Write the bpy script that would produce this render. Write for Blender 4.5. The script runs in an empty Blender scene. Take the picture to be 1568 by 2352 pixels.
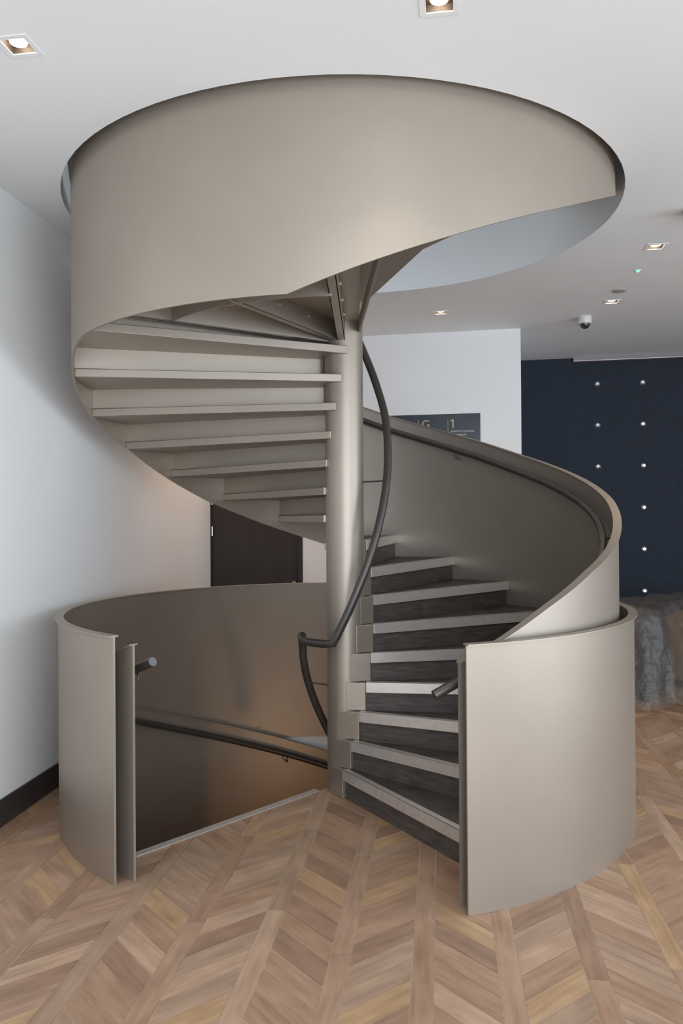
import bpy, math, random
from math import sin, cos, pi, radians, degrees, atan2, hypot, asin, sqrt
from mathutils import Vector, Matrix
from mathutils.geometry import tessellate_polygon

S = bpy.context.scene
COL = S.collection
random.seed(7)

# ------------------------------------------------------------------ camera
F = 1856.4
PITCH, ROLL = .0064, -.0073
CAM = Vector((-.021, -5.03, 1.6886))
cd = bpy.data.cameras.new('camera'); cam = bpy.data.objects.new('camera', cd); COL.objects.link(cam)
cd.sensor_fit = 'HORIZONTAL'; cd.sensor_width = 36.0; cd.lens = 36.0 * F / 1568; cd.clip_start = .05
_c, _s = cos(PITCH), sin(PITCH)
RIGHT = Vector((cos(ROLL), -sin(ROLL) * _s, sin(ROLL) * _c))
UP = Vector((-sin(ROLL), -cos(ROLL) * _s, cos(ROLL) * _c))
FWD = Vector((0, _c, _s))
cam.matrix_world = Matrix(((RIGHT.x, UP.x, -FWD.x, CAM.x), (RIGHT.y, UP.y, -FWD.y, CAM.y), (RIGHT.z, UP.z, -FWD.z, CAM.z), (0, 0, 0, 1)))
S.camera = cam

# ------------------------------------------------------------------ light
S.view_settings.view_transform = 'Standard'; S.view_settings.look = 'None'
S.view_settings.gamma = 1.0; S.view_settings.use_curve_mapping = False
S.view_settings.exposure = 0.0
w = bpy.data.worlds.new('overcast_sky'); S.world = w; w.use_nodes = True
bg = w.node_tree.nodes['Background']; bg.inputs[0].default_value = (.80, .90, 1.0, 1); bg.inputs[1].default_value = .6

def area(name, loc, direction, sx, sy, power, color, spread=180):
    l = bpy.data.lights.new(name, 'AREA'); l.shape = 'RECTANGLE'; l.size = sx; l.size_y = sy
    l.energy = power; l.color = color; l.spread = radians(spread)
    o = bpy.data.objects.new(name, l); COL.objects.link(o); o.location = loc
    o.rotation_euler = Vector(direction).to_track_quat('-Z', 'Y').to_euler()
    return o
area('daylight_front_window', (2.2, -7.05, 1.65), (0, 1, 0), 6.4, 2.7, 305, (.77, .885, 1.0))
area('daylight_side_window', (6.45, -3.3, 1.65), (-1, 0, 0), 4.4, 2.7, 180, (.77, .885, 1.0))

# ------------------------------------------------------------------ materials
def mat(name, col, rough=.5, metal=0.0, spec=.5, noise=None, bump=None, emit=None):
    m = bpy.data.materials.new(name); m.use_nodes = True
    nt = m.node_tree; b = nt.nodes['Principled BSDF']
    b.inputs['Base Color'].default_value = (*col, 1); b.inputs['Roughness'].default_value = rough
    b.inputs['Metallic'].default_value = metal; b.inputs['Specular IOR Level'].default_value = spec
    tc = nt.nodes.new('ShaderNodeTexCoord')
    if noise:
        sc, amt, stretch = noise
        mp = nt.nodes.new('ShaderNodeMapping'); mp.inputs['Scale'].default_value = stretch
        nt.links.new(tc.outputs['Object'], mp.inputs['Vector'])
        n = nt.nodes.new('ShaderNodeTexNoise'); n.inputs['Scale'].default_value = sc; n.inputs['Detail'].default_value = 5
        nt.links.new(mp.outputs[0], n.inputs['Vector'])
        r = nt.nodes.new('ShaderNodeValToRGB')
        r.color_ramp.elements[0].position = .3; r.color_ramp.elements[1].position = .7
        r.color_ramp.elements[0].color = tuple(c * (1 - amt) for c in col) + (1,)
        r.color_ramp.elements[1].color = tuple(min(1, c * (1 + amt)) for c in col) + (1,)
        nt.links.new(n.outputs[0], r.inputs[0]); nt.links.new(r.outputs[0], b.inputs['Base Color'])
    if bump:
        sc, st = bump
        n = nt.nodes.new('ShaderNodeTexNoise'); n.inputs['Scale'].default_value = sc; n.inputs['Detail'].default_value = 3
        nt.links.new(tc.outputs['Object'], n.inputs['Vector'])
        bp = nt.nodes.new('ShaderNodeBump'); bp.inputs['Strength'].default_value = st; bp.inputs['Distance'].default_value = .004
        nt.links.new(n.outputs[0], bp.inputs['Height']); nt.links.new(bp.outputs[0], b.inputs['Normal'])
    if emit:
        b.inputs['Emission Color'].default_value = (*emit[0], 1); b.inputs['Emission Strength'].default_value = emit[1]
    return m

M = {}
M['steel'] = mat('bronze_painted_steel', (.400, .342, .284), .45, .68, .5, noise=(3.0, .03, (1, 1, 1)), bump=(260, .05))
M['rail'] = mat('dark_bronze_handrail', (.085, .074, .066), .36, .5, noise=(8, .12, (1, 1, 1)))
M['rail_end'] = mat('grey_handrail_cap', (.20, .20, .21), .4, .6, noise=(20, .1, (1, 1, 1)))
M['alu'] = mat('satin_aluminium', (.70, .655, .61), .32, .6, noise=(30, .06, (1, 1, 1)))
M['lvt'] = mat('dark_vinyl_plank', (.076, .062, .055), .5, 0, .4, noise=(9, .35, (1, 1, 7)), bump=(60, .08))
M['lvt_riser'] = mat('dark_vinyl_riser', (.080, .066, .058), .5, 0, .4, noise=(9, .35, (1, 1, 7)), bump=(60, .08))
M['white'] = mat('white_wall_paint', (.875, .87, .862), .7, 0, .3, noise=(2.5, .012, (1, 1, 1)), bump=(180, .04))
M['ceil'] = mat('white_ceiling_paint', (.83, .835, .835), .75, 0, .3, noise=(2.0, .012, (1, 1, 1)), bump=(180, .03))
M['navy'] = mat('navy_wall_upholstery', (.020, .027, .042), .75, 0, .3, noise=(14, .12, (1, 1, 1)), bump=(420, .12))
M['darkwood'] = mat('dark_brown_door', (.036, .028, .027), .55, 0, .4, noise=(6, .15, (8, 8, .6)))
M['base'] = mat('dark_brown_skirting', (.045, .036, .034), .5, 0, .4, noise=(6, .12, (1, 1, 1)))
M['slab'] = mat('dusty_floor_joint', (.62, .50, .41), .9, 0, .2, noise=(40, .25, (1, 1, 1)))
M['chrome'] = mat('satin_chrome', (.62, .60, .57), .25, 1.0, noise=(20, .05, (1, 1, 1)))
M['frame'] = mat('white_light_frame', (.84, .83, .82), .5, 0, .4, noise=(20, .02, (1, 1, 1)))
M['reflector'] = mat('bronze_light_recess', (.085, .064, .048), .5, .2, noise=(20, .1, (1, 1, 1)))
M['lamp'] = mat('lit_lamp_face', (1, .95, .85), .5, emit=((1.0, .86, .68), 14.0))
M['green'] = mat('green_indicator_light', (.1, .9, .4), .4, emit=((.15, 1.0, .45), 2.2))
M['cove'] = mat('pink_cove_light', (1, .8, .9), .4, emit=((1.0, .72, .88), .22))
M['bulkhead'] = mat('shade_toned_bulkhead', (.30, .28, .29), .7, 0, .3, noise=(3, .04, (1, 1, 1)))  # ceiling paint darkened in its colour, so the window-facing face looks shaded
M['plastic'] = mat('white_plastic', (.72, .71, .68), .4, noise=(15, .03, (1, 1, 1)))
M['grille'] = mat('grey_grille', (.36, .36, .35), .6, noise=(60, .1, (1, 1, 1)))
M['dome'] = mat('smoked_dome', (.03, .03, .032), .12, 0, .7, noise=(15, .1, (1, 1, 1)))
M['sign'] = mat('slate_blue_sign', (.060, .070, .088), .22, 0, .5, noise=(4, .08, (1, 1, 1)))
M['gold'] = mat('pale_gold_lettering', (.50, .42, .28), .45, .2, noise=(30, .06, (1, 1, 1)))
M['letter'] = mat('white_lettering', (.72, .72, .72), .6, noise=(30, .04, (1, 1, 1)))
M['crystal'] = mat('crystal_stud', (.92, .94, 1.0), .32, 1.0, noise=(40, .04, (1, 1, 1)))
M['charcoal'] = mat('charcoal_upholstery', (.035, .033, .034), .85, 0, .3, noise=(25, .2, (1, 1, 1)), bump=(300, .2))
M['tan'] = mat('tan_upholstery', (.20, .125, .068), .7, 0, .3, noise=(12, .2, (1, 1, 1)), bump=(200, .15))
M['window'] = mat('grey_window_frame', (.10, .10, .105), .4, .3, noise=(10, .1, (1, 1, 1)))
M['lower'] = mat('lower_storey_paint', (.62, .60, .56), .8, 0, .3, noise=(3, .03, (1, 1, 1)))

def film():
    m = bpy.data.materials.new('clear_plastic_film'); m.use_nodes = True; nt = m.node_tree
    out = nt.nodes['Material Output']; nt.nodes.remove(nt.nodes['Principled BSDF'])
    tr = nt.nodes.new('ShaderNodeBsdfTransparent'); tr.inputs[0].default_value = (.88, .86, .84, 1)
    gl = nt.nodes.new('ShaderNodeBsdfGlossy'); gl.inputs[0].default_value = (.8, .77, .74, 1); gl.inputs['Roughness'].default_value = .38
    df = nt.nodes.new('ShaderNodeBsdfDiffuse'); df.inputs[0].default_value = (.36, .32, .29, 1)
    tc = nt.nodes.new('ShaderNodeTexCoord'); n = nt.nodes.new('ShaderNodeTexNoise'); n.inputs['Scale'].default_value = 7; n.inputs['Detail'].default_value = 4
    nt.links.new(tc.outputs['Object'], n.inputs['Vector'])
    bp = nt.nodes.new('ShaderNodeBump'); bp.inputs['Strength'].default_value = .9; bp.inputs['Distance'].default_value = .05
    nt.links.new(n.outputs[0], bp.inputs['Height']); nt.links.new(bp.outputs[0], gl.inputs['Normal']); nt.links.new(bp.outputs[0], df.inputs['Normal'])
    m1 = nt.nodes.new('ShaderNodeMixShader'); m1.inputs[0].default_value = .75
    nt.links.new(gl.outputs[0], m1.inputs[1]); nt.links.new(df.outputs[0], m1.inputs[2])
    m2 = nt.nodes.new('ShaderNodeMixShader'); m2.inputs[0].default_value = .17
    nt.links.new(tr.outputs[0], m2.inputs[1]); nt.links.new(m1.outputs[0], m2.inputs[2]); nt.links.new(m2.outputs[0], out.inputs[0])
    return m
M['film'] = film()

def wood(name, a, b_):
    """oak vinyl plank: grain runs along u of the plank's own UVs (metres)"""
    m = bpy.data.materials.new(name); m.use_nodes = True; nt = m.node_tree; b = nt.nodes['Principled BSDF']
    uv = nt.nodes.new('ShaderNodeTexCoord')
    mp = nt.nodes.new('ShaderNodeMapping'); mp.inputs['Scale'].default_value = (3.0, 42, 1)
    nt.links.new(uv.outputs['UV'], mp.inputs['Vector'])
    n = nt.nodes.new('ShaderNodeTexNoise'); n.inputs['Scale'].default_value = 1.0; n.inputs['Detail'].default_value = 6; n.inputs['Distortion'].default_value = .6
    nt.links.new(mp.outputs[0], n.inputs['Vector'])
    mp2 = nt.nodes.new('ShaderNodeMapping'); mp2.inputs['Scale'].default_value = (5.0, 11, 1)
    nt.links.new(uv.outputs['UV'], mp2.inputs['Vector'])
    n2 = nt.nodes.new('ShaderNodeTexNoise'); n2.inputs['Scale'].default_value = 1.0; n2.inputs['Detail'].default_value = 3
    nt.links.new(mp2.outputs[0], n2.inputs['Vector'])
    mx = nt.nodes.new('ShaderNodeMix'); mx.data_type = 'FLOAT'; mx.inputs[0].default_value = .5
    nt.links.new(n.outputs[0], mx.inputs[2]); nt.links.new(n2.outputs[0], mx.inputs[3])
    r = nt.nodes.new('ShaderNodeValToRGB')
    r.color_ramp.elements[0].position = .30; r.color_ramp.elements[1].position = .68
    r.color_ramp.elements[0].color = (*[x * .84 for x in a], 1); r.color_ramp.elements[1].color = (*[x * 1.08 for x in b_], 1)
    nt.links.new(mx.outputs[0], r.inputs[0]); nt.links.new(r.outputs[0], b.inputs['Base Color'])
    b.inputs['Roughness'].default_value = .46; b.inputs['Specular IOR Level'].default_value = .32
    bp = nt.nodes.new('ShaderNodeBump'); bp.inputs['Strength'].default_value = .10; bp.inputs['Distance'].default_value = .003
    nt.links.new(n.outputs[0], bp.inputs['Height']); nt.links.new(bp.outputs[0], b.inputs['Normal'])
    return m
WOOD = [wood('rosy_oak_plank', (0.323, 0.197, 0.128), (0.430, 0.275, 0.183)),
        wood('brown_oak_plank', (0.295, 0.176, 0.110), (0.402, 0.252, 0.163)),
        wood('grey_oak_plank', (0.305, 0.198, 0.132), (0.416, 0.279, 0.191)),
        wood('golden_oak_plank', (0.365, 0.223, 0.123), (0.480, 0.311, 0.179)),
        wood('pale_oak_plank', (0.375, 0.242, 0.162), (0.495, 0.336, 0.229)),
        wood('deep_oak_plank', (0.255, 0.151, 0.098), (0.352, 0.218, 0.144))]
WOODW = [5, 5, 4, 2, 2, 2]

# ------------------------------------------------------------------ helpers
def mesh(name, vs, fs, smooth=None, mats=None):
    me = bpy.data.meshes.new(name); me.from_pydata([tuple(v) for v in vs], [], fs); me.update()
    for m in (mats or []): me.materials.append(m)
    if smooth is not None:
        me.polygons.foreach_set('use_smooth', [True] * len(me.polygons)); me.set_sharp_from_angle(angle=radians(smooth))
    return me
def obj(name, me, parent=None, m=None):
    if m is not None and not me.materials: me.materials.append(m)
    o = bpy.data.objects.new(name, me); COL.objects.link(o)
    if parent: o.parent = parent
    return o
def tag(o, label=None, cat=None, group=None, kind=None):
    if label: o['label'] = label
    if cat: o['category'] = cat
    if group: o['group'] = group
    if kind: o['kind'] = kind
    return o
def thing(name, label, cat, loc=(0, 0, 0), rz=0, group=None):
    o = bpy.data.objects.new(name, None); COL.objects.link(o); o.location = loc; o.rotation_euler = (0, 0, rz)
    o.empty_display_size = .1
    return tag(o, label, cat, group)

class B:
    """collects solids, then becomes ONE mesh"""
    def __init__(s): s.v = []; s.f = []
    def add(s, vs, fs):
        k = len(s.v); s.v += [tuple(v) for v in vs]; s.f += [tuple(i + k for i in f) for f in fs]
    def prism(s, pts, z0, z1):
        n = len(pts); a = sum(pts[i][0] * pts[(i + 1) % n][1] - pts[(i + 1) % n][0] * pts[i][1] for i in range(n))
        if a < 0: pts = pts[::-1]
        s.add([(p[0], p[1], z0) for p in pts] + [(p[0], p[1], z1) for p in pts],
              [tuple(range(n))[::-1], tuple(range(n, 2 * n))] + [(i, (i + 1) % n, n + (i + 1) % n, n + i) for i in range(n)])
    def box(s, x0, x1, y0, y1, z0, z1): s.prism([(x0, y0), (x1, y0), (x1, y1), (x0, y1)], z0, z1)
    def obox(s, o, u, v, a0, a1, b0, b1, z0, z1):
        """box in a local horizontal frame: origin o, axes u, v"""
        P = lambda a, b: (o[0] + u[0] * a + v[0] * b, o[1] + u[1] * a + v[1] * b)
        s.prism([P(a0, b0), P(a1, b0), P(a1, b1), P(a0, b1)], z0, z1)
    def plate(s, ths, ri, ro, zb, zt):
        """curved upright plate between radii, bottom zb(th), top zt(th)"""
        vs = []
        for t in ths:
            c, n = cos(radians(t)), sin(radians(t)); b, z = zb(t), zt(t)
            vs += [(ri * c, ri * n, b), (ro * c, ro * n, b), (ro * c, ro * n, z), (ri * c, ri * n, z)]
        fs = [(0, 1, 2, 3)]
        for i in range(len(ths) - 1):
            a = 4 * i; b = a + 4
            for j in range(4):
                k = (j + 1) % 4; fs.append((a + j, b + j, b + k, a + k))
        e = 4 * (len(ths) - 1); fs.append((e + 3, e + 2, e + 1, e))
        s.add(vs, fs)
    def tube(s, pts, r, n=12, caps=True):
        pts = [Vector(p) for p in pts]; m = len(pts); vs = []; fs = []
        for i, p in enumerate(pts):
            t = ((pts[min(i + 1, m - 1)] - p).normalized() + (p - pts[max(i - 1, 0)]).normalized()).normalized()
            up = Vector((0, 0, 1)) if abs(t.z) < .95 else Vector((1, 0, 0))
            a = t.cross(up).normalized(); b = a.cross(t)
            q = 1.0
            if 0 < i < m - 1:
                cs = (p - pts[i - 1]).normalized().dot((pts[i + 1] - p).normalized()); q = 1 / max(.6, sqrt(max(.0, (1 + cs) / 2)))
            for k in range(n):
                an = 2 * pi * k / n; vs.append(p + a * (cos(an) * r * q) + b * (sin(an) * r))
        for i in range(m - 1):
            for k in range(n):
                k2 = (k + 1) % n; fs.append((i * n + k, i * n + k2, (i + 1) * n + k2, (i + 1) * n + k))
        if caps: fs.append(tuple(range(n))[::-1]); fs.append(tuple((m - 1) * n + k for k in range(n)))
        s.add(vs, [f[::-1] for f in fs])
    def lathe(s, prof, cx=0, cy=0, n=48):
        vs = []; fs = []
        for (r, z) in prof:
            for k in range(n): vs.append((cx + r * cos(2 * pi * k / n), cy + r * sin(2 * pi * k / n), z))
        for i in range(len(prof) - 1):
            for k in range(n):
                k2 = (k + 1) % n; fs.append((i * n + k, i * n + k2, (i + 1) * n + k2, (i + 1) * n + k))
        fs.append(tuple(range(n))[::-1]); fs.append(tuple((len(prof) - 1) * n + k for k in range(n)))
        s.add(vs, fs)
    def build(s, name, m, parent=None, smooth=None, bevel=0):
        o = obj(name, mesh(name, s.v, s.f, smooth), parent, m)
        if bevel:
            md = o.modifiers.new('bevel', 'BEVEL'); md.width = bevel; md.segments = 2; md.limit_method = 'ANGLE'; md.angle_limit = radians(50)
        return o

def rng(a, b, step):
    n = max(1, int(round(abs(b - a) / step))); return [a + (b - a) * i / n for i in range(n + 1)]
def table(pts):
    def f(t):
        if t <= pts[0][0]:
            (a, x), (b, y) = pts[0], pts[1]
        elif t >= pts[-1][0]:
            (a, x), (b, y) = pts[-2], pts[-1]
        else:
            for (a, x), (b, y) in zip(pts, pts[1:]):
                if a <= t <= b: break
        return x + (y - x) * (t - a) / (b - a)
    return f
def pol(r, t): return (r * cos(radians(t)), r * sin(radians(t)))
def project(p):
    d = Vector(p) - CAM; z = d.dot(FWD)
    if z < .05: return None
    return 784 + F * d.dot(RIGHT) / z, 1176 - F * d.dot(UP) / z

# ------------------------------------------------------------------ main dimensions
R0, R1, HB, H = 1.604, 1.681, 1.1415, 3.5404
RISE, DTH, RC, RHOLE = .1708, 16.85, .118, 1.663
PT = .012                                     # plate thickness
def phi(n):
    if n >= 18: return 274.7 + DTH * (n - 18)
    if n >= 10: return 78.3 + 16.8 * (n - 9)
    if n >= 1: return -59.3 + 17.2 * (n - 1)
    return 227.0 + DTH * n - 360
NOSE_DIR, NOSE_OFF = 227.0, .13

# room axes
def unit(a): return (cos(radians(a)), sin(radians(a)))
LW0 = (-1.87, -.22); LWD = (.1219, .9925)       # left wall
def lw(y): return LW0[0] + LWD[0] / LWD[1] * (y - LW0[1])
BW0 = (.206, 3.232); BWD = unit(-10.6)          # back wall
def bw(x): return BW0[1] + BWD[1] / BWD[0] * (x - BW0[0])
FW0 = (2.13, 4.592); FWDIR = unit(-10.9)        # far navy wall
def fw(x): return FW0[1] + FWDIR[1] / FWDIR[0] * (x - FW0[0])
# corner of the left and back walls
xc = -1.4
for _ in range(30): xc = lw(bw(xc))
CORNER = (xc, bw(xc))
BEND = 1.759                                     # back wall ends at an outer corner here
FRONT_Y, RIGHT_X = -7.1, 6.5

# ================================================================== SETTING
def poly_with_holes(name, outer, holes, z, m, flip=False):
    loops = [[Vector((p[0], p[1], 0)) for p in outer]] + [[Vector((p[0], p[1], 0)) for p in h] for h in holes]
    tris = tessellate_polygon(loops); vs = [(v.x, v.y, z) for l in loops for v in l]
    fs = []
    for t in tris:
        a, b, c = (vs[i] for i in t); ar = (b[0] - a[0]) * (c[1] - a[1]) - (c[0] - a[0]) * (b[1] - a[1])
        t = tuple(t) if (ar > 0) != flip else tuple(t)[::-1]
        fs.append(t)
    return vs, fs

# --- floor: base slab with the stair well cut out
wa, wb = 227.0 + 4.6, phi(1) + 360 - 1.2          # landing sector of the well (outer angles)
inner_dn, inner_up = (-.193, -.017), (.012, -.105)
well = [pol(1.692, t) for t in rng(wb, wa + 360, 3)] + [inner_dn, (-.06, -.10), inner_up]
outer = [(lw(FRONT_Y), FRONT_Y), (RIGHT_X, FRONT_Y), (RIGHT_X, fw(RIGHT_X) + .02), (BEND, fw(BEND) + .02), (BEND, bw(BEND)), (CORNER[0], CORNER[1]), ]
vs, fs = poly_with_holes('floor', outer, [well], -.0023, None)
b = B(); b.add(vs, fs)
n = len(well); k = len(b.v)
b.add([(p[0], p[1], -.0023) for p in well] + [(p[0], p[1], -.12) for p in well], [(i, n + i, n + (i + 1) % n, (i + 1) % n) for i in range(n)])
floor = tag(b.build('floor', M['slab']), 'rosy oak chevron plank floor with straight border strips', kind='structure')

# --- ceiling with the round opening and the recesses of the downlights
A_R = unit(-8.5)                                  # downlight rows follow the room
def sq(c, h, a=A_R):
    v = (-a[1], a[0]); return [(c[0] + a[0] * i * h + v[0] * j * h, c[1] + a[1] * i * h + v[1] * j * h) for i, j in ((-1, -1), (1, -1), (1, 1), (-1, 1))]
LIGHTS = [((-1.271, -1.880), 'square downlight in the ceiling at the upper left near the left wall'),
          ((.345, -2.125), 'large square downlight cut by the top edge of the picture'),
          ((2.164, .543), 'square downlight nearest the ceiling opening on its right'),
          ((2.338, 1.970), 'square downlight right of the dome camera, before the navy wall'),
          ((.894, 2.301), 'square downlight above the white wall with the floor sign')]
LH = .050
hole = [pol(RHOLE, t) for t in rng(0, 356, 4)]
couter = [(lw(FRONT_Y) - .02, FRONT_Y), (RIGHT_X, FRONT_Y), (RIGHT_X, fw(RIGHT_X) + .03), (BEND - .3, fw(BEND - .3) + .03), (BEND - .3, bw(BEND - .3) + .02), (CORNER[0] - .03, CORNER[1] + .02)]
b = B(); vs, fs = poly_with_holes('ceiling', couter, [hole] + [sq(c, LH) for c, _ in LIGHTS], H, None, True); b.add(vs, fs)
ceiling = tag(b.build('ceiling', M['ceil']), 'plain white ceiling with a round stair opening', kind='structure')
b = B()
b.plate(rng(0, 360, 3), RHOLE + .0015, RHOLE + .02, lambda t: H + .002, lambda t: 4.05)
tag(b.build('trim_1', M['ceil'], smooth=40), 'white painted edge of the round ceiling opening', kind='structure')
# --- walls
def wall(name, p, q, z0, z1, th, m, side=1):
    d = Vector((q[0] - p[0], q[1] - p[1])); L = d.length; d /= L; nrm = Vector((-d.y, d.x)) * side
    b = B(); b.obox(p, d, nrm, 0, L, 0, th, z0, z1); return tag(b.build(name, m), kind='structure')
wall('wall_left', (lw(FRONT_Y), FRONT_Y), (CORNER[0] + LWD[0] * .1, CORNER[1] + LWD[1] * .1), -.1, H + .02, .15, M['white'], 1)
DOOR_W = 1.0
b = B()
dpt = lambda s: (CORNER[0] + BWD[0] * s, CORNER[1] + BWD[1] * s)
nb = (-BWD[1], BWD[0])
Lb = (BEND - CORNER[0]) / BWD[0]
b.obox(CORNER, BWD, nb, DOOR_W, Lb, 0, .15, -.1, H + .02); b.obox(CORNER, BWD, nb, -.05, DOOR_W, 0, .15, 2.12, H + .02)
tag(b.build('wall_back', M['white']), kind='structure')
wall('wall_return', (BEND, bw(BEND) + .04), (BEND + .23, fw(BEND + .23) + .05), -.1, H + .02, .15, M['white'], 1)
far = wall('wall_far', (BEND - .05, fw(BEND - .05)), (RIGHT_X + .1, fw(RIGHT_X + .1)), -.1, H + .02, .15, M['navy'], 1)
wall('wall_right', (RIGHT_X, fw(RIGHT_X)), (RIGHT_X, -1.0), -.1, H + .02, .15, M['white'], 1)
b = B(); b.box(RIGHT_X, RIGHT_X + .15, -5.6, -1.0, -.1, .25); b.box(RIGHT_X, RIGHT_X + .15, -5.6, -1.0, 3.05, H + .02); b.box(RIGHT_X, RIGHT_X + .15, FRONT_Y, -5.6, -.1, H + .02)
tag(b.build('wall_right_front', M['white']), kind='structure')
b = B(); x0 = lw(FRONT_Y) - .1
b.box(x0, -1.05, FRONT_Y - .15, FRONT_Y, -.1, H + .02); b.box(-1.05, 5.45, FRONT_Y - .15, FRONT_Y, -.1, .25); b.box(-1.05, 5.45, FRONT_Y - .15, FRONT_Y, 3.05, H + .02); b.box(5.45, RIGHT_X + .15, FRONT_Y - .15, FRONT_Y, -.1, H + .02)
tag(b.build('wall_front', M['white']), kind='structure')
# skirting
b = B(); b.obox((lw(FRONT_Y), FRONT_Y), LWD, (LWD[1], -LWD[0]), 0, (CORNER[1] - FRONT_Y) / LWD[1], 0, .015, 0, .148)
tag(b.build('baseboard_left', M['base'], bevel=.003), 'tall dark brown skirting along the white left wall', kind='structure')
b = B(); b.obox(CORNER, BWD, (BWD[1], -BWD[0]), DOOR_W + .06, Lb, 0, .015, 0, .148)
tag(b.build('baseboard_back', M['base'], bevel=.003), kind='structure')
# ceiling bulkhead over the navy wall, with its slim light line
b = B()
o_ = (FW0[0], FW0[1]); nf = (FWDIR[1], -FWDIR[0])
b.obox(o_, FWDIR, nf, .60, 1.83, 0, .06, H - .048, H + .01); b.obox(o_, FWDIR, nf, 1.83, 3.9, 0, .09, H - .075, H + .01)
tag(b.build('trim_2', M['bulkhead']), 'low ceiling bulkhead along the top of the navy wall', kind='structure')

# --- door (in the corner behind the stair)
b = B(); b.obox(CORNER, BWD, nb, .015, DOOR_W - .055, .01, .055, .005, 2.06)
door = tag(b.build('door_1', M['darkwood'], bevel=.002), 'flush dark brown door in the back wall', kind='structure')
b = B(); b.obox(CORNER, BWD, nb, DOOR_W - .05, DOOR_W, -.012, .10, 0, 2.12); b.obox(CORNER, BWD, nb, 0, .012, -.012, .10, 0, 2.12); b.obox(CORNER, BWD, nb, .012, DOOR_W - .05, -.012, .10, 2.07, 2.12)
b.build('door_frame', M['darkwood'], door, bevel=.002)
for z in (1.50, 1.83, .25):
    b = B(); b.tube([(*[CORNER[i] + BWD[i] * .022 - nb[i] * .012 for i in (0, 1)], z), (*[CORNER[i] + BWD[i] * .022 - nb[i] * .012 for i in (0, 1)], z + .10)], .011, 10)
    b.build('hinge', M['chrome'], door, smooth=40)
b = B(); b.obox(CORNER, BWD, nb, .885, .925, -.004, .012, .97, 1.03); b.build('lock_plate', M['chrome'], door, bevel=.002)
b = B(); p = [CORNER[i] + BWD[i] * .905 for i in (0, 1)]
b.tube([(p[0], p[1], 1.0), (p[0] - nb[0] * .05, p[1] - nb[1] * .05, 1.0), (p[0] - nb[0] * .05 - BWD[0] * .12, p[1] - nb[1] * .05 - BWD[1] * .12, 1.0)], .010, 10)
b.build('door_handle', M['chrome'], door, smooth=40)

# --- windows behind the camera and to the right (they let the daylight in)
def window(name, x0, x1, z0, z1, bars, place):
    b = B(); t = .06
    for a in [x0 + (x1 - x0) * i / bars for i in range(bars + 1)]: b.box(a - t / 2, a + t / 2, -.04, .04, z0, z1)
    b.box(x0, x1, -.04, .04, z0, z0 + t); b.box(x0, x1, -.04, .04, z1 - t, z1)
    o = b.build(name, M['window']); place(o); return tag(o, kind='structure')
def pl1(o): o.location = (0, FRONT_Y - .12, 0)
def pl2(o): o.location = (RIGHT_X + .12, 0, 0); o.rotation_euler = (0, 0, pi / 2)
window('window_1', -1.05, 5.45, .25, 3.05, 4, pl1)
window('window_2', -5.6, -1.0, .25, 3.05, 3, pl2)

# --- lower storey seen down the well
b = B(); b.plate(rng(0, 360, 3), 1.70, 1.74, lambda t: -.50, lambda t: -.03)
tag(b.build('trim_3', M['white'], smooth=40), 'white painted edge of the floor opening', kind='structure')
b = B(); b.box(-4, 5, -5, 5, -3.75, -3.7); tag(b.build('floor_lower', M['lower']), kind='structure')
for nm, bx in (('wall_lower_left', (-4.1, -4, -5, 5)), ('wall_lower_right', (5, 5.1, -5, 5)), ('wall_lower_front', (-4, 5, -5.1, -5)), ('wall_lower_back', (-4, 5, 5, 5.1))):
    b = B(); b.box(*bx, -3.75, -.02); tag(b.build(nm, M['lower']), kind='structure')
vs, fs = poly_with_holes('ceiling_lower', [(-4, -5), (5, -5), (5, 5), (-4, 5)], [[pol(1.70, t) for t in rng(0, 356, 4)]], -.5, None, True)
b = B(); b.add(vs, fs); tag(b.build('ceiling_lower', M['lower']), kind='structure')
def lamp_point(name, loc, power, color, r):
    l = bpy.data.lights.new(name, 'POINT'); l.energy = power; l.color = color; l.shadow_soft_size = r
    o = bpy.data.objects.new(name, l); COL.objects.link(o); o.location = loc; return o
lamp_point('lower_storey_lamp', (.95, -.75, -.80), 17, (1.0, .60, .30), .06)

# ================================================================== FLOOR PLANKS (parts of the floor)
AL = Vector((sin(radians(7.0)), cos(radians(7.0)))); AC = Vector((cos(radians(7.0)), -sin(radians(7.0))))
T0, TP, TW = -.757, .3175, .080
PITCHP, GAP, PTHK = .150, .0030, .010
def clip(poly, p, nrm):
    """keep the side where (x-p).n >= 0"""
    out = []
    for i in range(len(poly)):
        a, c = poly[i], poly[(i + 1) % len(poly)]
        da = (a - p).dot(nrm); dc = (c - p).dot(nrm)
        if da >= 0: out.append(a)
        if (da >= 0) != (dc >= 0): out.append(a + (c - a) * (da / (da - dc)))
    return out
def area2(poly): return abs(sum(poly[i].x * poly[(i + 1) % len(poly)].y - poly[(i + 1) % len(poly)].x * poly[i].y for i in range(len(poly)))) / 2
d_dn = Vector(unit(NOSE_DIR)); d_up = Vector(unit(phi(1)))
p_dn = Vector(inner_dn); p_up = Vector(unit(phi(1) - 90)) * .090
n_dn = Vector((-d_dn.y, d_dn.x))                # ccw side of the down nosing is the landing
n_up = Vector((d_up.y, -d_up.x))                # cw side of the first riser is the landing
walls_clip = [(Vector(LW0) + Vector((LWD[1], -LWD[0])) * .014, Vector((LWD[1], -LWD[0]))),
              (Vector((RIGHT_X, 0)), Vector((-1, 0))), (Vector(FW0), Vector((FWDIR[1], -FWDIR[0]))), (Vector((0, FRONT_Y)), Vector((0, 1)))]
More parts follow.
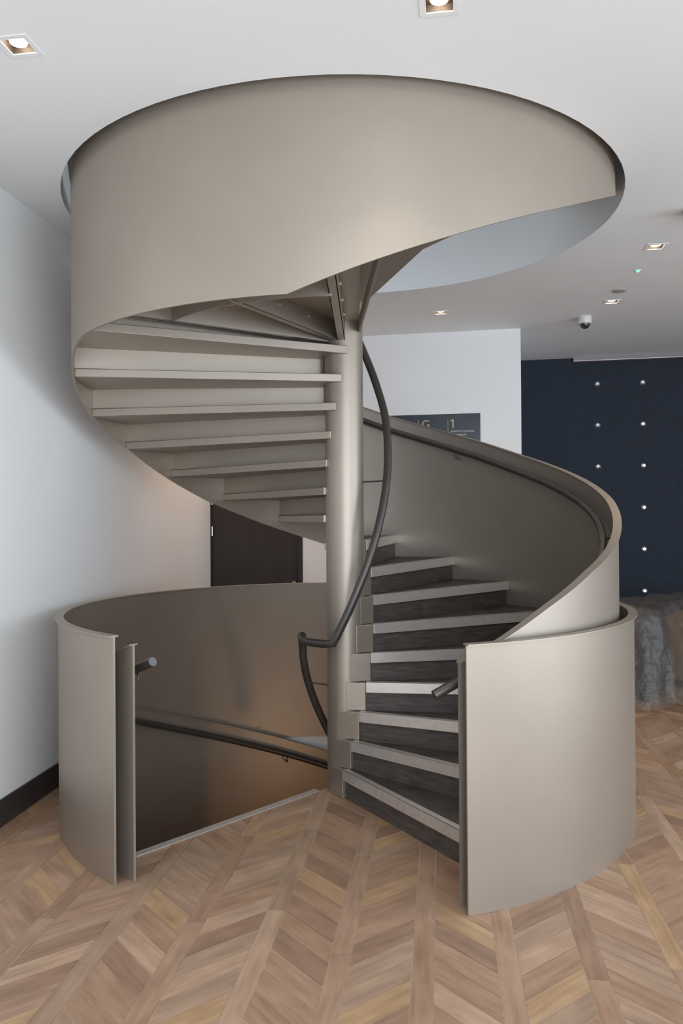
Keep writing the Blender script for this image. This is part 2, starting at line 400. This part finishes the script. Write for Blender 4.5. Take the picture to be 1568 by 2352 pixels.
def fit(poly):
    for p, nn in walls_clip:
        poly = clip(poly, p, nn)
        if len(poly) < 3: return []
    c = sum(poly, Vector((0, 0))) / len(poly)
    rmin = min(q.length for q in poly); rmax = max(q.length for q in poly)
    if c.x < BEND and (c - Vector(BW0)).dot(Vector(nb)) > .0: return []
    th = degrees(atan2(c.y, c.x)) % 360
    if rmin >= 1.68 or (229.5 < th < 288.5 and c.length > 1.3): out = [poly]
    else:
        out = []; cr = []
        for i in range(len(poly)):
            a_, b_ = poly[i], poly[(i + 1) % len(poly)]
            for k in range(8):
                p_, q_ = a_.lerp(b_, k / 8), a_.lerp(b_, (k + 1) / 8)
                if (p_.length - 1.679) * (q_.length - 1.679) < 0: cr.append(p_.lerp(q_, .5).normalized() * 1.679)
        m_ = sum(cr, Vector((0, 0))) / len(cr) if cr else c
        cc = m_.normalized(); dd = m_.length if cr else 1.679
        if c.length < 1.70:
            q = clip(poly, p_dn + n_dn * .02, n_dn)
            if len(q) > 2: q = clip(q, p_up, n_up)
            if len(q) > 2 and rmax > 1.68: q = clip(q, cc * dd, -cc)
            out.append(q)
        if rmax > 1.68: out.append(clip(poly, cc * dd, cc))
    return [q for q in out if len(q) > 2 and area2(q) > 3e-4]
def P2(t, a): return AC * t + AL * a
planks = []                                       # (poly, kind, u axis)
k0, k1 = -6, 22
amin, amax = -3.4, 5.2
PH = {}
for k in range(k0, k1):
    tl = T0 + TP * k + TW / 2; tr = T0 + TP * (k + 1) - TW / 2
    sgn = -1 if k % 2 == 0 else 1                  # C-D (k=2) falls to the right, B-C (k=1) rises
    ph = (.03 if sgn < 0 else .085)
    g = GAP / 2; wd = tr - tl
    a = amin + ph
    u = (AC + AL * sgn).normalized()
    while a < amax:
        e = g * 1.414
        poly = [P2(tl + g, a + e + sgn * g), P2(tr - g, a + sgn * wd + e - sgn * g), P2(tr - g, a + sgn * wd + PITCHP - e - sgn * g), P2(tl + g, a + PITCHP - e + sgn * g)]
        planks.append((poly, 'plank', u)); a += PITCHP
    # border strip to the left of this column
    rr = random.Random(k * 13 + 5); a = amin - rr.random() * .8; tc_ = T0 + TP * k
    cuts = {2: [-2.02, -1.1], 3: [-2.45, -1.33], 4: [-2.9, -1.75]}.get(k)
    while a < amax:
        L = .92
        planks.append(([P2(tc_ - TW / 2 + g, a + g), P2(tc_ + TW / 2 - g, a + g), P2(tc_ + TW / 2 - g, a + L - g), P2(tc_ - TW / 2 + g, a + L - g)], 'border_plank', AL))
        a += L
fin = []
for q, kind, u in [(q, kind, u) for poly, kind, u in planks for q in fit(poly)]:
    c = sum(q, Vector((0, 0))) / len(q); pr = [project((v.x, v.y, 0)) for v in q + [c]]
    seen = any(p and -5 < p[0] < 1573 and 1150 < p[1] < 2357 for p in pr)
    # behind the stair guard or on the far side of the stair nothing of the floor shows
    hid = False
    if seen:
        d = c - Vector((CAM.x, CAM.y)); s_ = Vector((CAM.x, CAM.y)); dn = d.normalized(); tca = (-s_).dot(dn); off = (-s_ - dn * tca).length
        if off < 1.60 and d.length > tca - .6 and c.length > 1.62: hid = True
    fin.append((q, kind, u, (c - Vector((CAM.x, CAM.y))).length + (100 if (hid or not seen) else 0), seen and not hid))
fin.sort(key=lambda r: r[3])
def plank_geo(q, u, rr):
    n_ = len(q); a = sum(q[i].x * q[(i + 1) % n_].y - q[(i + 1) % n_].x * q[i].y for i in range(n_))
    if a < 0: q = q[::-1]
    dz = rr.uniform(-.0006, .0004)
    c = sum(q, Vector((0, 0))) / n_
    vs = [(v.x, v.y, dz) for v in q] + [(v.x, v.y, -PTHK) for v in q]
    fs = [tuple(range(n_))] + [(i, n_ + i, n_ + (i + 1) % n_, (i + 1) % n_) for i in range(n_)]
    v_ = Vector((-u.y, u.x)); off = (rr.uniform(0, 50), rr.uniform(0, 50)); fl = rr.choice((-1, 1))
    uvs = [(fl * (p.dot(u)) + off[0], p.dot(v_) + off[1]) for p in q]
    return vs, fs, uvs + uvs
cnt = {'plank': 0, 'border_plank': 0}
rest = {'v': [], 'f': [], 'uv': [], 'm': []}
for q, kind, u, dist, seen in fin:
    rr = random.Random(int(1000 * q[0].x) * 7919 + int(1000 * q[0].y))
    mi = rr.choices(range(6), WOODW)[0]
    vs, fs, uvs = plank_geo(q, u, rr)
    if seen and cnt[kind] < (300 if kind == 'plank' else 120):
        cnt[kind] += 1
        me = mesh(kind, vs, fs, mats=[WOOD[mi]]); ul = me.uv_layers.new(name='UVMap')
        for lp in me.loops: ul.data[lp.index].uv = uvs[lp.vertex_index]
        obj(kind, me, floor)
    elif dist < 200:
        k = len(rest['v']); rest['v'] += vs; rest['uv'] += uvs
        for f in fs: rest['f'].append(tuple(i + k for i in f)); rest['m'].append(mi)
me = mesh('distant_planks', rest['v'], rest['f'], mats=WOOD); ul = me.uv_layers.new(name='UVMap')
for lp in me.loops: ul.data[lp.index].uv = rest['uv'][lp.vertex_index]
me.polygons.foreach_set('material_index', rest['m'])
tag(obj('distant_planks', me, floor), kind='stuff')
print('planks', cnt, len(rest['m']))

# ================================================================== SPIRAL STAIRCASE
st = thing('spiral_staircase', 'bronze painted steel spiral staircase rising from the floor through the round ceiling opening', 'staircase')
b = B(); b.lathe([(RC, -3.6), (RC, 4.95)], n=64); b.build('column', M['steel'], st, smooth=40)
b = B(); b.lathe([(RC + .035, 0), (RC + .035, .004)], n=64)

def line_pt(f, s_, off):
    """point on the line at direction f (deg), s_ outward, off = clockwise offset"""
    d = unit(f); c = (d[1], -d[0]); return (d[0] * s_ + c[0] * off, d[1] * s_ + c[1] * off)
def to_r(f, off, r): return line_pt(f, sqrt(r * r - off * off), off)
RI = R0 - PT / 2
COVER_S = .136
def make_step(n_, f0, f1, z, full=True, rise=RISE, off0=.108, riser=True):
    """one folded steel step: nosing on direction f0, rear edge below direction f1"""
    t_out0 = f0 - degrees(asin(off0 / RI)); t_out1 = f1 - 2.2
    arc = [pol(RI, t) for t in rng(t_out0, t_out1, 3.5)]
    rear_in = line_pt(f1, .05, -.125)
    poly = [line_pt(f0, .02, off0)] + arc + [rear_in]
    b = B(); b.prism(poly, z - .052, z - .004)
    t = b.build('tread', M['steel'], st)
    md = t.modifiers.new('bevel', 'BEVEL'); md.width = .004; md.segments = 2; md.limit_method = 'ANGLE'; md.angle_limit = radians(50)
    # covering on top
    b = B(); t2 = f1 - 2.6
    b.prism([line_pt(f0, COVER_S, off0 - .03)] + [pol(RI - .004, q) for q in rng(t_out0 + 1.1, t2, 3.5)] + [line_pt(f1, COVER_S, .0)], z - .004, z)
    b.build('tread_covering', M['lvt'], t)
    if riser:
        o1 = off0 - .022
        b = B(); b.prism([line_pt(f0, .09, o1), to_r(f0, o1, RI), to_r(f0, o1 - .008, RI), line_pt(f0, .09, o1 - .008)], z - rise - .004, z - .052)
        b.build('riser', M['steel'], t)
    if full:
        # dark riser board, aluminium nosing, painted block at the column
        o1 = off0 - .022
        b = B(); b.prism([line_pt(f0, COVER_S, o1 + .006), to_r(f0, o1 + .006, RI), to_r(f0, o1, RI), line_pt(f0, COVER_S, o1)], z - rise, z - .046)
        b.build('riser_board', M['lvt_riser'], t)
        b = B(); e = .006
        b.prism([line_pt(f0, COVER_S, off0 + e), to_r(f0, off0 + e, RI - .001), to_r(f0, off0, RI - .001), line_pt(f0, COVER_S, off0)], z - .058, z + .0045)
        b.prism([line_pt(f0, COVER_S, off0 + e), to_r(f0, off0 + e, RI - .001), to_r(f0, off0 - .036, RI - .001), line_pt(f0, COVER_S, off0 - .036)], z + .0005, z + .0045)
        b.build('nosing', M['alu'], t, bevel=.0015)
        b = B(); b.prism([line_pt(f0, .012, off0 + .011), line_pt(f0, COVER_S - .002, off0 + .004), line_pt(f0, COVER_S - .002, off0 - .03), line_pt(f0, .012, off0 - .03)], z - rise + (.004 if n_ > 1 else 0), z + .001)
        b.build('hub_block', M['steel'], t, bevel=.004)
    return t
for n_ in range(1, 17): make_step(n_, phi(n_), phi(n_ + 1) if n_ < 16 else phi(16) + 16.8, n_ * RISE)
# upper landing with its beams and the flight above it
fl0 = phi(16) + 16.8; ZL = 17 * RISE
arc = [pol(RI, t) for t in rng(fl0 - 3.6, 272.5, 3.5)]
b = B(); b.prism([line_pt(fl0, .02, .05)] + arc + [line_pt(272.5, .05, -.095)], ZL - .022, ZL - .004)
land = b.build('landing', M['steel'], st)
b = B(); o1 = .084; b.prism([line_pt(fl0, .09, o1), to_r(fl0, o1, RI), to_r(fl0, o1 - .008, RI), line_pt(fl0, .09, o1 - .008)], ZL - RISE - .004, ZL - .02); b.build('riser', M['steel'], land)
b = B(); b.prism([line_pt(fl0, .1, .03)] + [pol(RI - .004, q) for q in rng(fl0 + .5, 272, 3.5)] + [line_pt(272.5, .1, -.02)], ZL - .004, ZL); b.build('landing_covering', M['lvt'], land)
def beam(f, a, off, z0, w_=.05, s0=.10, s1=RI, bolts=True):
    b = B(); d = unit(f); c = (d[1], -d[0]); o2 = (c[0] * off, c[1] * off)
    b.obox(o2, d, c, s0, s1, -w_ / 2, w_ / 2, z0, z0 + .008); b.obox(o2, d, c, s0, s1, -w_ / 2, -w_ / 2 + .008, z0, ZL - .022)
    b.obox(o2, d, c, s0, s1, w_ / 2 - .008, w_ / 2, z0, ZL - .022)
    o = b.build('beam', M['steel'], land, bevel=.002)
    if bolts:
        for s_ in (.45, .75, 1.05, 1.35):
            b = B(); p = [o2[i] + d[i] * s_ - c[i] * (w_ / 2) for i in (0, 1)]; q = [o2[i] + d[i] * s_ - c[i] * (w_ / 2 + .012) for i in (0, 1)]
            b.tube([(*p, ZL - .06), (*q, ZL - .06)], .012, 6); b.build('bolt', M['steel'], o)
beam(268.0, 0, .012, ZL - .135)
beam(241.5, 0, .01, ZL - .135)
b = B(); d = unit(213.5); c = (d[1], -d[0]); b.obox((0, 0), d, c, .08, RI, -.02, -.010, ZL - .145, ZL - .022); b.obox((0, 0), d, c, .08, RI, -.02, .03, ZL - .145, ZL - .137); b.build('edge_angle', M['steel'], land)
b = B(); d = unit(272.5); c = (d[1], -d[0]); b.obox((0, 0), d, c, .03, RI, -.100, -.088, ZL - .078, ZL + .005); b.build('edge_plate', M['steel'], land)
b = B(); b.plate(rng(214, 267, 3), 1.125, 1.135, lambda t: ZL - .145, lambda t: ZL - .022); b.build('stiffener', M['steel'], land, smooth=40)
for n_ in range(18, 24): make_step(n_, phi(n_), phi(n_ + 1), n_ * RISE, full=False)
# flight going down from the floor
for k_ in range(-1, -7, -1): make_step(k_, phi(k_) + 360, phi(k_) + 360 + DTH, k_ * RISE, full=False)
# floor landing: fascia and aluminium nosing
b = B(); b.prism([line_pt(NOSE_DIR, .14, .128), line_pt(NOSE_DIR, 1.58, .128), line_pt(NOSE_DIR, 1.58, .122), line_pt(NOSE_DIR, .14, .122)], -.17, -.001); lf = b.build('landing_fascia', M['steel'], st)
for s0, s1 in ((.145, .648), (.652, 1.445)):
    b = B(); b.prism([line_pt(NOSE_DIR, s0, .134), line_pt(NOSE_DIR, s1, .134), line_pt(NOSE_DIR, s1, .092), line_pt(NOSE_DIR, s0, .092)], .0005, .008)
    b.prism([line_pt(NOSE_DIR, s0, .140), line_pt(NOSE_DIR, s1, .140), line_pt(NOSE_DIR, s1, .134), line_pt(NOSE_DIR, s0, .134)], -.045, .008)
    b.build('nosing', M['alu'], lf, bevel=.0015)

# guard panels of the stair
top_up = table([(-72.6, 1.052), (-65.8, 1.127), (-55.6, 1.262), (-42.7, 1.408), (-31, 1.512), (-5.7, 1.772), (8.5, 1.898), (36.4, 2.140), (49.3, 2.263), (75.7, 2.497), (84.4, 2.588), (110, 2.846), (180, 3.56), (210, 3.87)])
bot_up = table([(95.8, 1.468), (114.5, 1.645), (130.6, 1.815), (142, 1.955), (158, 2.160), (176, 2.335), (196, 2.52), (208, 2.615), (213, 2.634), (261.2, 2.642), (272, 2.755), (287, 2.907), (311, 3.152), (341, 3.477), (380, 3.89)])
bu = lambda t: max(0.0, bot_up(t) if t > 95.8 else 1.468 + .0101 * (t - 95.8))
ths = rng(-72.6, 261.2, 2) + rng(261.2, 385, 2)[1:]
b = B(); b.plate(ths, R0 - PT / 2, R0 + PT / 2, bu, top_up)
gp = b.build('guard_panel', M['steel'], st, smooth=40)
b = B(); b.plate(ths, R0 - .023, R0 + .023, lambda t: top_up(t), lambda t: top_up(t) + .007); b.build('cap_strip', M['steel'], gp, smooth=40)
top_dn = lambda t: 1.098 - .00975 * (231.7 - t)
thd = rng(231.7, -30, 2)[::-1]
b = B(); b.plate(thd, R0 - PT / 2, R0 + PT / 2, lambda t: top_dn(t) - 1.36, top_dn)
gd = b.build('guard_panel', M['steel'], st, smooth=40)
b = B(); b.plate(thd, R0 - .023, R0 + .023, lambda t: top_dn(t), lambda t: top_dn(t) + .007); b.build('cap_strip', M['steel'], gd, smooth=40)

# handrails
RR = R0 - .078
def helix(r, ths, zf): return [(*pol(r, t), zf(t)) for t in ths]
b = B(); b.tube(helix(RR, rng(-75.6, 200, 2.5), lambda t: top_up(max(t, -72.6)) - .112 + (.0122 * (t + 72.6) if t < -72.6 else 0)), .0225, 16)
hr = b.build('outer_handrail', M['rail'], st, smooth=40)
def bracket(t, zr, parent, r_wall=R0 - PT / 2, r_rail=RR):
    b = B(); b.tube([(*pol(r_rail, t), zr - .015), (*pol(r_rail, t), zr - .06), (*pol(r_wall, t), zr - .065)], .006, 8); b.build('bracket', M['rail'], parent, smooth=40)
for t in (-60, -10, 55, 100): bracket(t, top_up(t) - .112, hr)
b = B(); b.tube(helix(RR, rng(233.0, 0, 2.5), lambda t: top_dn(t) - .098), .0225, 16)
hd = b.build('outer_handrail', M['rail'], st, smooth=40)
e0 = pol(RR, 233.0); e1 = pol(RR, 233.25)
b = B(); b.tube([(*e0, top_dn(233) - .098), (*e1, top_dn(233.2) - .097)], .0222, 16); tag(b.build('end_cap', M['rail_end'], hd, smooth=40), 'grey round end cap')
for t in (229, 170, 108): bracket(t, top_dn(t) - .098, hd)
# inner handrail winding around the column
zin = table([(-106, .945), (-86.6, 1.13), (-60, 1.415), (-41, 1.645), (-17, 1.92), (-3, 2.085), (14, 2.30), (34, 2.485), (62, 2.775), (150, 3.72)])
up_in = helix(.27, rng(-106, 200, 5), zin)
dn_in = helix(.27, rng(40, 172, 4), lambda t: .815 - .0092 * (172 - t))
lvl = [(*pol(.272, 178), .93), (*pol(.272, 184), .955), (*pol(.275, 192), .94), (*pol(.272, 205), .935), (*pol(.258, 222), .935), (*pol(.262, 240), .937)]
b = B(); b.tube(dn_in + lvl + up_in, .0245, 14)
ih = b.build('inner_handrail', M['rail'], st, smooth=55)
for t, z in ((-17, 1.915), (-84, 1.12), (154, .645), (70, 2.86)):
    b = B(); q = pol(.27, t); p = pol(RC - .01, t + (14 if t == -84 else 0)); b.tube([(*p, z - .01), (*q, z - .005)], .0055, 8); b.build('bracket', M['rail'], ih, smooth=40)

# ================================================================== FLOOR-LEVEL GUARD AROUND THE WELL
gd_ = thing('well_guard', 'curved bronze steel guard wall standing on the floor around the stair well', 'guard wall')
ths = rng(-72.7, 230.2, 2)
b = B(); b.plate(ths, R1 - PT / 2, R1 + PT / 2, lambda t: -.115 if -66 < t < 226 else 0.001, lambda t: HB)
b.build('curved_panel', M['steel'], gd_, smooth=40)
b = B(); b.plate(ths, R1 - .024, R1 + .024, lambda t: HB, lambda t: HB + .007); b.build('cap_strip', M['steel'], gd_, smooth=40)

# ================================================================== CEILING FITTINGS
def downlight(c, label, power=20, lamp=True):
    t = thing('downlight', label, 'light', (c[0], c[1], H), atan2(A_R[1], A_R[0]), 'recessed square downlights')
    b = B(); o_, i_ = LH + .022, LH - .001
    b.box(-o_, o_, -o_, -i_, -.003, .001); b.box(-o_, o_, i_, o_, -.003, .001); b.box(-o_, -i_, -i_, i_, -.003, .001); b.box(i_, o_, -i_, i_, -.003, .001)
    b.build('frame', M['frame'], t)
    b = B(); h = LH
    b.add([(-h, -h, 0), (h, -h, 0), (h, h, 0), (-h, h, 0), (-h, -h, .03), (h, -h, .03), (h, h, .03), (-h, h, .03)], [(0, 1, 5, 4), (1, 2, 6, 5), (2, 3, 7, 6), (3, 0, 4, 7), (4, 5, 6, 7)])
    b.build('recess', M['reflector'], t)
    b = B(); b.lathe([(.033, .012), (.035, .018), (.035, .029)], n=24); b.build('lamp_face', M['lamp'], t, smooth=40)
    l = bpy.data.lights.new('downlight_beam', 'SPOT'); l.energy = power; l.color = (1.0, .74, .48); l.spot_size = radians(100); l.spot_blend = .8; l.shadow_soft_size = .03
    o = bpy.data.objects.new('downlight_beam', l); COL.objects.link(o); o.parent = t; o.location = (0, 0, -.01)
    return t
for c, lab in LIGHTS: downlight(c, lab)
lb = bpy.data.lights.new('lobby_lamp_by_the_door', 'SPOT'); lb.energy = 75; lb.color = (1.0, .70, .48); lb.spot_size = radians(125); lb.spot_blend = .8; lb.shadow_soft_size = .06
lo = bpy.data.objects.new('lobby_lamp_by_the_door', lb); COL.objects.link(lo); lo.location = (-.65, 2.6, H - .03)
def dome_camera(x, y, label):
    t = thing('dome_camera', label, 'camera', (x, y, H), 0, 'ceiling dome cameras')
    b = B(); b.lathe([(.060, 0), (.062, -.012), (.062, -.058), (.056, -.066)][::-1], n=32); b.build('housing', M['plastic'], t, smooth=40)
    b = B(); b.lathe([(.046 * cos(a), -.066 - .046 * sin(a)) for a in [radians(q) for q in (88, 75, 60, 45, 30, 15, 0)]], n=24); b.build('dome', M['dome'], t, smooth=60)
dome_camera(2.262, 2.50, 'white dome camera on the ceiling before the navy wall')
dome_camera(2.13, -.135, 'white dome camera cut by the right edge of the picture')
t = thing('smoke_detector', 'small flat detector with a green indicator light', 'detector', (2.234, 1.077, H))
b = B(); b.lathe([(.020, -.004), (.026, -.003), (.027, 0)], n=28); b.build('housing', M['ceil'], t, smooth=40)
b = B(); b.lathe([(.008, -.012), (.012, -.009), (.012, -.003)], n=12); b.build('indicator', M['green'], t, smooth=60)
t = thing('ceiling_speaker', 'flat grey disc fitting on the ceiling between two small downlights', 'speaker', (2.281, 1.618, H))
b = B(); b.lathe([(.030, -.012), (.052, -.008), (.055, 0)], n=28); b.build('grille', M['grille'], t, smooth=40)
# slim light line on the bulkhead
b = B(); b.obox(FW0, FWDIR, nf, .60, 1.83, .060, .066, H - .048, H - .044)
tag(b.build('cove_strip', M['cove']), 'thin pinkish light strip under the bulkhead above the navy wall', 'light')

# ================================================================== FLOOR SIGN ON THE WHITE WALL
def on_back(px, py):
    """point on the back wall seen at a pixel"""
    d = FWD * F + RIGHT * (px - 784) - UP * (py - 1176); nn = Vector((nb[0], nb[1], 0)); t = (Vector((*BW0, 0)) - CAM).dot(nn) / d.dot(nn); return CAM + d * t
def along(p): return (p.x - BW0[0]) * BWD[0] + (p.y - BW0[1]) * BWD[1]
s1 = along(on_back(1103, 980)); zt = on_back(1103, 949).z; s_g = along(on_back(961, 980)); s_1 = along(on_back(1028.5, 980)); cw = s_1 - s_g
s0 = s1 - 3 * cw - .02
sg = thing('floor_sign', 'slate blue level directory sign with a gold G and 1 on the white wall', 'sign', (BW0[0] + BWD[0] * s0, BW0[1] + BWD[1] * s0, 0), atan2(BWD[1], BWD[0]))
Wd = s1 - s0; HGT = .52
b = B(); b.box(0, Wd, -.012, -.001, zt - HGT, zt); b.build('panel', M['sign'], sg, bevel=.001)
for a in (s_g - s0, s_1 - s0):
    b = B(); b.box(a - .0025, a + .0025, -.0135, -.011, zt - .40, zt - .055); b.build('divider_line', M['gold'], sg)
def text(txt, x, z, size, m, name):
    c = bpy.data.curves.new(name, 'FONT'); c.body = txt; c.size = size; c.extrude = .001; c.space_character = 1.08
    o = bpy.data.objects.new(name, c); me = bpy.data.meshes.new_from_object(o); bpy.data.objects.remove(o)
    o = obj(name, me, sg, m); o.rotation_euler = (pi / 2, 0, 0); o.location = (x, -.0135, z); return o
text('G', s_g - s0 + .030, zt - .139, .120, M['gold'], 'level_letter')
b = B(); hh = .086; prof1 = [(.018, 0), (.031, 0), (.031, hh), (.021, hh), (0, hh - .013), (0, hh - .025), (.018, hh - .015)]
b.prism(prof1, 0, .0015)
o1_ = b.build('level_number', M['gold'], sg); o1_.rotation_euler = (pi / 2, 0, 0); o1_.location = (s_1 - s0 + .026, -.0125, zt - .139)
text('RESIDENTS LOUNGE', s_1 - s0 + .028, zt - .184, .0235, M['letter'], 'sign_text')
text('APARTMENTS', s_1 - s0 + .028, zt - .219, .0235, M['letter'], 'sign_text')

# ================================================================== CRYSTAL STUDS ON THE NAVY WALL
def on_far(px, py):
    nn = Vector((-FWDIR[1], FWDIR[0], 0)); d = FWD * F + RIGHT * (px - 784) - UP * (py - 1176); t = (Vector((*FW0, 0)) - CAM).dot(nn) / d.dot(nn); return CAM + d * t
b = B()
n6 = 8
prof = [(.034, 0), (.032, .010), (.017, .024)]
for r, z in prof:
    for k in range(n6): a = 2 * pi * (k + .5) / n6; b.v.append((r * cos(a), -z, r * sin(a)))
for i in range(2):
    for k in range(n6): b.f.append((i * n6 + k, i * n6 + (k + 1) % n6, (i + 1) * n6 + (k + 1) % n6, (i + 1) * n6 + k))
b.f.append(tuple(2 * n6 + k for k in range(n6)))
stud_me = mesh('crystal_stud', b.v, b.f, mats=[M['crystal']])
base = on_far(1475, 878); dz = (on_far(1475, 878).z - on_far(1478, 1357).z) / 5
ax = lambda p: (p.x - FW0[0]) * FWDIR[0] + (p.y - FW0[1]) * FWDIR[1]
for col, (px, rows) in enumerate(((1371.5, 3), (1475.5, 6))):
    q = on_far(px, 900); a = ax(q)
    for r in range(rows):
        o = obj('crystal_stud', stud_me, far); o.location = (FW0[0] + FWDIR[0] * a, FW0[1] + FWDIR[1] * a, base.z - dz * r)
        o.rotation_euler = (random.uniform(-.12, .12), random.uniform(0, .7), radians(-10.9) + random.uniform(-.15, .15))

# ================================================================== WRAPPED CHAIRS AT THE RIGHT
def tub_chair(x, y, rz, m, name, label, w_=.40):
    t = thing(name, label, 'armchair', (x, y, 0), rz, None)
    b = B(); b.lathe([(w_ - .06, .06), (w_ - .01, .09), (w_, .16), (w_, .34), (w_ - .03, .40), (w_ - .10, .42)], n=40); b.build('seat', m, t, smooth=50)
    b = B(); zz = lambda a: .78 - .20 * max(0, (abs(a - 90) - 55) / 75) ** 1.4
    ths = rng(-40, 220, 6); vs = []; fs = []; sec = 10
    for a in ths:
        top = zz(a); c, s_ = cos(radians(a)), sin(radians(a))
        prof = [(w_ + .005, .12), (w_ + .02, .35), (w_ + .02, top - .05), (w_ - .005, top - .012), (w_ - .04, top), (w_ - .075, top - .015), (w_ - .095, top - .06), (w_ - .085, .36)]
        sec = len(prof)
        for r, z in prof: vs.append((r * c, r * s_, z))
    for i in range(len(ths) - 1):
        for j in range(sec): fs.append((i * sec + j, (i + 1) * sec + j, (i + 1) * sec + (j + 1) % sec, i * sec + (j + 1) % sec))
    fs.append(tuple(range(sec))); fs.append(tuple((len(ths) - 1) * sec + j for j in range(sec))[::-1])
    b.add(vs, fs); b.build('backrest', m, t, smooth=50)
    for a in (45, 135, 225, 315):
        b = B(); b.lathe([(.014, 0), (.020, .08)], *pol(w_ - .12, a), n=12); b.build('leg', M['darkwood'], t, smooth=40)
    return t
tub_chair(2.62, 2.62, radians(150), M['charcoal'], 'tub_chair', 'dark charcoal tub chair under clear plastic sheet beside the stair guard', .40)
tub_chair(3.52, 3.05, radians(200), M['tan'], 'tub_chair', 'tan brown tub chair under clear plastic at the right edge', .38)
# plastic dust sheet
b = B(); NX, NY = 76, 60; rs = random.Random(3)
def nz(x, y): return (sin(x * 9.1 + 2.0 * sin(y * 5.3)) + .7 * sin(y * 12.7 + 1.7 * sin(x * 7.1)) + .45 * sin(x * 23 + y * 17) + .3 * sin(x * 41 - y * 33)) / 2.4
X0, X1, Y0, Y1 = 1.92, 4.15, 1.86, 3.75
def chair_h(x, y):
    h = 0
    for cx_, cy_, r, t_ in ((2.62, 2.62, .50, .87), (3.52, 3.05, .48, .87)):
        d = hypot(x - cx_, y - cy_); h = max(h, t_ * max(0.0, 1 - max(0, (d - r) / .22)) ** .8)
    return h
for i in range(NX + 1):
    for j in range(NY + 1):
        x = X0 + (X1 - X0) * i / NX; y = Y0 + (Y1 - Y0) * j / NY
        e = 1.0
        h = max(chair_h(x, y), .03 + .035 * (nz(x * 1.3, y * 1.3) + .6)) + .022 * nz(x, y)
        xx = x + .03 * nz(y + 3, x); yy = y + .05 * nz(x * 1.2, y * .7 + 5)
        if yy > fw(xx) - .1: yy = fw(xx) - .1
        b.v.append((xx, yy, max(.012, h)))
for i in range(NX):
    for j in range(NY):
        a = i * (NY + 1) + j; b.f.append((a, a + NY + 1, a + NY + 2, a + 1))
sh = b.build('plastic_sheet', M['film'], smooth=70)
tag(sh, 'crumpled clear plastic dust sheet draped over the chairs', 'dust sheet')
